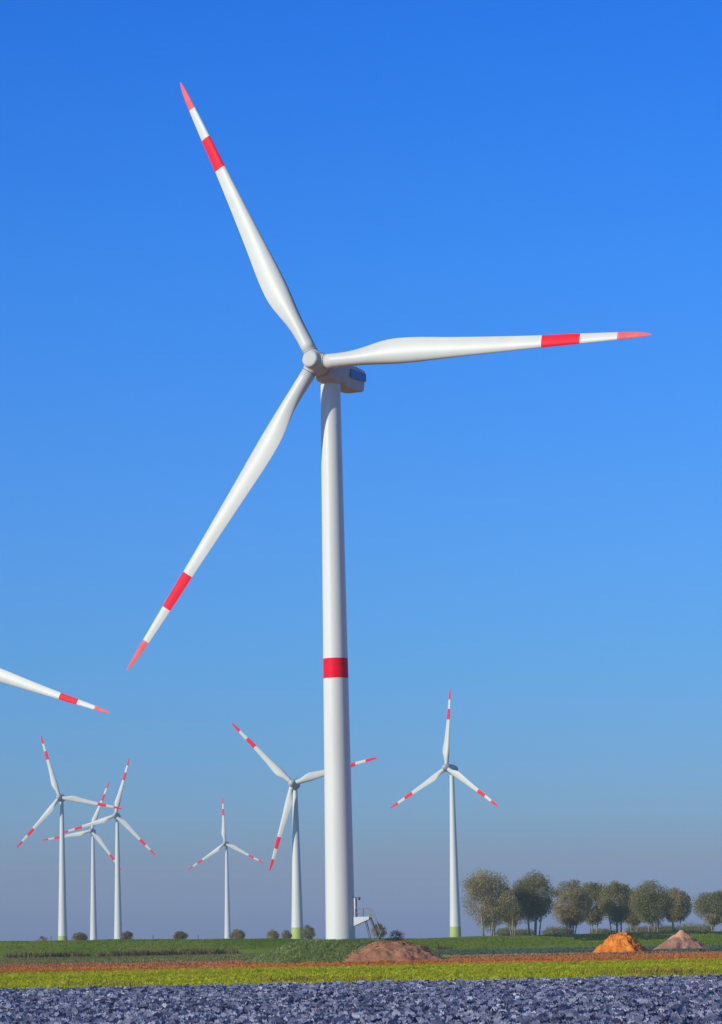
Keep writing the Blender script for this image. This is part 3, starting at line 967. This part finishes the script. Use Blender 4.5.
def tree(loc, h, w, label, leaf='olive', stems=3, clear=.36, nleaf=7000, ls=.42, seed=0, name='tree', cat='tree', group=None, rag=1.0, lean=0.0, peak=0.0):
    g = np.random.default_rng(seed + 100)
    t = empty(name, loc, label, cat, group)
    cz = h * (clear + 1) / 2 + .01 * h
    ax = np.array([w / 2, w / 2 * .95, h * (1 - clear) / 2])
    # clump centres inside the crown
    K = max(14, int(52 * rag))
    cl = []
    while len(cl) < K:
        p = g.uniform(-1, 1, 3)
        r = np.linalg.norm(p)
        if r < .30 or r > 1: continue
        top = 1 - .45 * max(0, -p[2])               # narrower lower half
        if p[2] > 0 and peak: top *= 1 - peak * p[2]
        cl.append(p / r * (.40 + .50 * g.uniform() ** .6) * np.array([top, top, 1]))
    cl = np.array(cl)
    cen = np.array([lean * w, 0, cz])
    cp = cl * ax + cen
    rad = w * g.uniform(.10, .25, K)
    # stems and limbs
    bm = bmesh.new()
    for s in range(stems):
        a = 2 * math.pi * (s + g.uniform(-.2, .2)) / stems
        spread = (w * .10 if stems > 1 else 0.02) * g.uniform(.6, 1.4)
        b = Vector((math.cos(a) * spread, math.sin(a) * spread, -.25))
        topp = Vector((math.cos(a) * w * .22 + lean * w, math.sin(a) * w * .22, h * g.uniform(.62, .82)))
        mid = b.lerp(topp, .45) + Vector((g.uniform(-.3, .3), g.uniform(-.3, .3), 0)) * (w * .07)
        r0 = h * .0135 * (1.0 if stems > 1 else 1.35) * g.uniform(.8, 1.15)
        tube(bm, [b, b.lerp(mid, .5) + Vector((g.uniform(-.1, .1), g.uniform(-.1, .1), 0)), mid, mid.lerp(topp, .5), topp], [r0 * 1.25, r0, r0 * .8, r0 * .5, r0 * .15], 7)
        near = sorted(range(K), key=lambda i: (Vector(cp[i]) - mid).length)[:max(5, K // stems)]
        for i in near:
            e = Vector(cp[i])
            st = b.lerp(mid, .6 + .4 * g.uniform()) if e.z < mid.z + 1 else mid.lerp(topp, g.uniform(0, .7))
            if e.z < st.z - .5: continue
            m2 = st.lerp(e, .5) + Vector((0, 0, .04 * h))
            tube(bm, [st, m2, e], [r0 * .36, r0 * .22, r0 * .06], 5)
    bm_obj('trunk', bm, M['bark'], t)
    # leaf cards, grouped in clumps with gaps between
    ci = g.integers(0, K, nleaf)
    d = g.normal(size=(nleaf, 3)); d /= np.linalg.norm(d, axis=1)[:, None]
    rr = g.uniform(0, 1, nleaf) ** .5 * 1.05
    P_ = cp[ci] + d * (rad[ci] * rr)[:, None] * np.array([1, 1, .85])
    loose = g.uniform(size=nleaf) < .16
    q = g.normal(size=(nleaf, 3)); q /= np.linalg.norm(q, axis=1)[:, None]
    P_[loose] = (q * ax * (g.uniform(.5, 1.06, nleaf) ** .7)[:, None] + cen)[loose]
    u = g.normal(size=(nleaf, 3)); u /= np.linalg.norm(u, axis=1)[:, None]
    v = np.cross(u, g.normal(size=(nleaf, 3))); v /= np.linalg.norm(v, axis=1)[:, None]
    s_ = ls * g.uniform(.5, 1.2, nleaf)[:, None]
    quad = np.stack([P_ - u * s_ * .5, P_ + v * s_ * .36, P_ + u * s_ * .5, P_ - v * s_ * .36], 1)
    tone = g.uniform(.15, .85, K)[ci] + g.normal(0, .07, nleaf)
    np_obj('crown', quad.reshape(-1, 3), np.arange(nleaf * 4).reshape(-1, 4), LEAF[leaf], t, attr=np.repeat(np.clip(tone, 0, 1), 4))
    return t


def tree_px(px, ytop, wpx, D, label, ybase=None, **k):
    sc = F / D
    b = at(px, 935, D)
    zb = dike_z(b.x, D) if D < 1180 else 0.0
    zt = at(px, ytop, D).z
    return tree((b.x, D, zb), zt - zb, wpx / sc * 1.14, label, **k)


G1 = 'row of rounded trees on the right'
GROVE = [
    (489, 871, 45, 930, 'olive', 4, 'broad tree at the left end of the row, thin olive crown over several pale stems'),
    (513, 888, 26, 968, 'olive', 2, 'slimmer tree wedged between the broad left end tree and its dark neighbour'),
    (534, 874, 38, 945, 'dark', 4, 'dark full crowned tree at the right side of the left clump'),
    (571, 881, 36, 985, 'olive', 3, 'tree just right of the gap in the row, greyish round crown'),
    (594, 882, 30, 1010, 'dark', 2, 'tree rising directly above the left flank of the orange heap'),
    (617, 882, 32, 1000, 'dark', 3, 'tree rising right behind the peak of the orange heap'),
    (633, 890, 24, 1030, 'olive', 2, 'low narrow tree above the right flank of the orange heap'),
    (652, 884, 38, 970, 'dark', 4, 'broad dark green tree above the space between the two heaps'),
    (677, 889, 27, 1010, 'olive', 2, 'smaller rounded tree at the right end of the row, directly above the pinkish heap'),
]
for i, (px_, yt, wp, D, lf, st, lab) in enumerate(GROVE):
    tree_px(px_, yt, wp, D, lab, leaf=lf, stems=st + 1, nleaf=30000, ls=.38, seed=i, group=G1, clear=.13 + .04 * (i % 3))
tree_px(716, 892, 40, 1120, 'hazy grey green tree cut by the right edge of the photo', leaf='dark', stems=2, nleaf=26000, ls=.4, seed=40, clear=.2)
tree_px(713, 914, 15, 702, 'small young tree on one thin stem in front of the tree at the right edge', leaf='olive', stems=1, nleaf=1500, ls=.3, seed=41, clear=.45)

G2 = 'small trees on the far horizon'
SMALL = [
    (43, 936, 12, 1300, 'brown', 'faintest flat shrub on the horizon, left of the leftmost turbine tower'),
    (78, 932.5, 14, 1010, 'brown', 'small round tree between the first and second towers of the left cluster'),
    (127, 931.5, 11, 1010, 'brown', 'small brownish tree just right of the cluster of three towers'),
    (181, 931.5, 13, 1010, 'brown', 'small round tree left of the smallest turbine, alone on the dike line'),
    (236, 929, 13, 1005, 'olive', 'small tree touching the foot of the smallest turbine on its right'),
    (273, 931, 12, 1010, 'olive', 'small tree left of the green tower foot with clear sky on both sides'),
    (287.5, 930, 9, 1010, 'olive', 'narrow small tree touching the green tower foot on its left'),
    (307, 925.5, 12, 1000, 'dark', 'taller small tree between the green tower foot and the huge tower'),
    (379, 924, 14, 1000, 'olive', 'small grey tree right of the steps at the huge tower'),
]
for i, (px_, yt, wp, D, lf, lab) in enumerate(SMALL):
    tree_px(px_, yt, wp, D, lab, leaf=lf, stems=2, nleaf=6000, ls=.3, seed=60 + i, group=G2, clear=.02, rag=.5, peak=.55, lean=(-.08, .1, .0)[i % 3])
b = at(397.5, 939, 398)
tree((b.x, 398, 2.15), 1.75, 2.0, 'low dark bush on the mound to the right of the steps', leaf='brown', stems=3, clear=.05, nleaf=900, ls=.16, seed=80, name='bush', cat='bush', rag=.4)
b = at(394, 941, 393)
tree((b.x, 393.5, 2.0), .95, 2.6, 'low bright green shrub spilling over the top of the clay heap', leaf='green', stems=3, clear=.02, nleaf=900, ls=.14, seed=81, name='bush', cat='bush', rag=.4)
FARB = [(505, 929, 14, 'distant bluish bush under the left clump of trees'), (524, 930, 14, 'distant bluish bush between the stems of the left clump, right one of two'),
        (557, 928, 20, 'wide distant bush in the gap of the tree row'), (604, 931, 16, 'distant bush seen between stems above the orange heap'),
        (641, 928, 18, 'distant bush seen left of the pinkish heap'), (664, 927, 18, 'distant bush seen directly above the pinkish heap'),
        (694, 926, 22, 'distant bush between the row and the tree at the right edge')]
for i, (px_, yt, wp, lab) in enumerate(FARB):
    tree_px(px_, yt + 1.5, wp * 1.5, 1170, lab, leaf='dark', stems=3, clear=.0, nleaf=8000, ls=.42, seed=90 + i, name='bush', cat='bush', group='distant bushes behind the tree row', rag=.6)

# ------------------------------------------------------------------ posts on the dike
for px_, hh, lab in ((51, 1.15, 'thin post on the dike left of the leftmost tower'), (153, 1.0, 'thin post on the dike between two small trees left of the smallest turbine'),
                     (198, 1.1, 'thin post on the dike just left of the smallest turbine')):
    b = at(px_, 940, 691)
    bm = bmesh.new()
    tube(bm, [(0, 0, -.3), (.02, 0, hh * .6), (.03, 0, hh)], [.085, .08, .07], 8)
    box(bm, (.03, 0, hh + .02), (.17, .17, .05))
    o = bm_obj('post', bm, M['wood'], smooth=False)
    o.location = (b.x, 691, crest(b.x))
    tag(o, lab, 'post', 'posts along the dike')

# ------------------------------------------------------------------ haze
HAZE = 0.00011
bm = bmesh.new()
box(bm, (0, 2080, 66.5), (4800, 4800, 135))
o = bm_obj('haze', bm, [], smooth=False)
hm = bpy.data.materials.new('haze')
hm.use_nodes = True
n = hm.node_tree.nodes
n.remove(n['Principled BSDF'])
pv = n.new('ShaderNodeVolumePrincipled')
pv.inputs['Color'].default_value = (.78, .85, .97, 1)
pv.inputs['Density'].default_value = HAZE
pv.inputs['Anisotropy'].default_value = 0.2
hm.node_tree.links.new(pv.outputs[0], n['Material Output'].inputs['Volume'])
o.data.materials.append(hm)
tag(o, 'thin bluish haze over the plain', 'haze', kind='stuff')
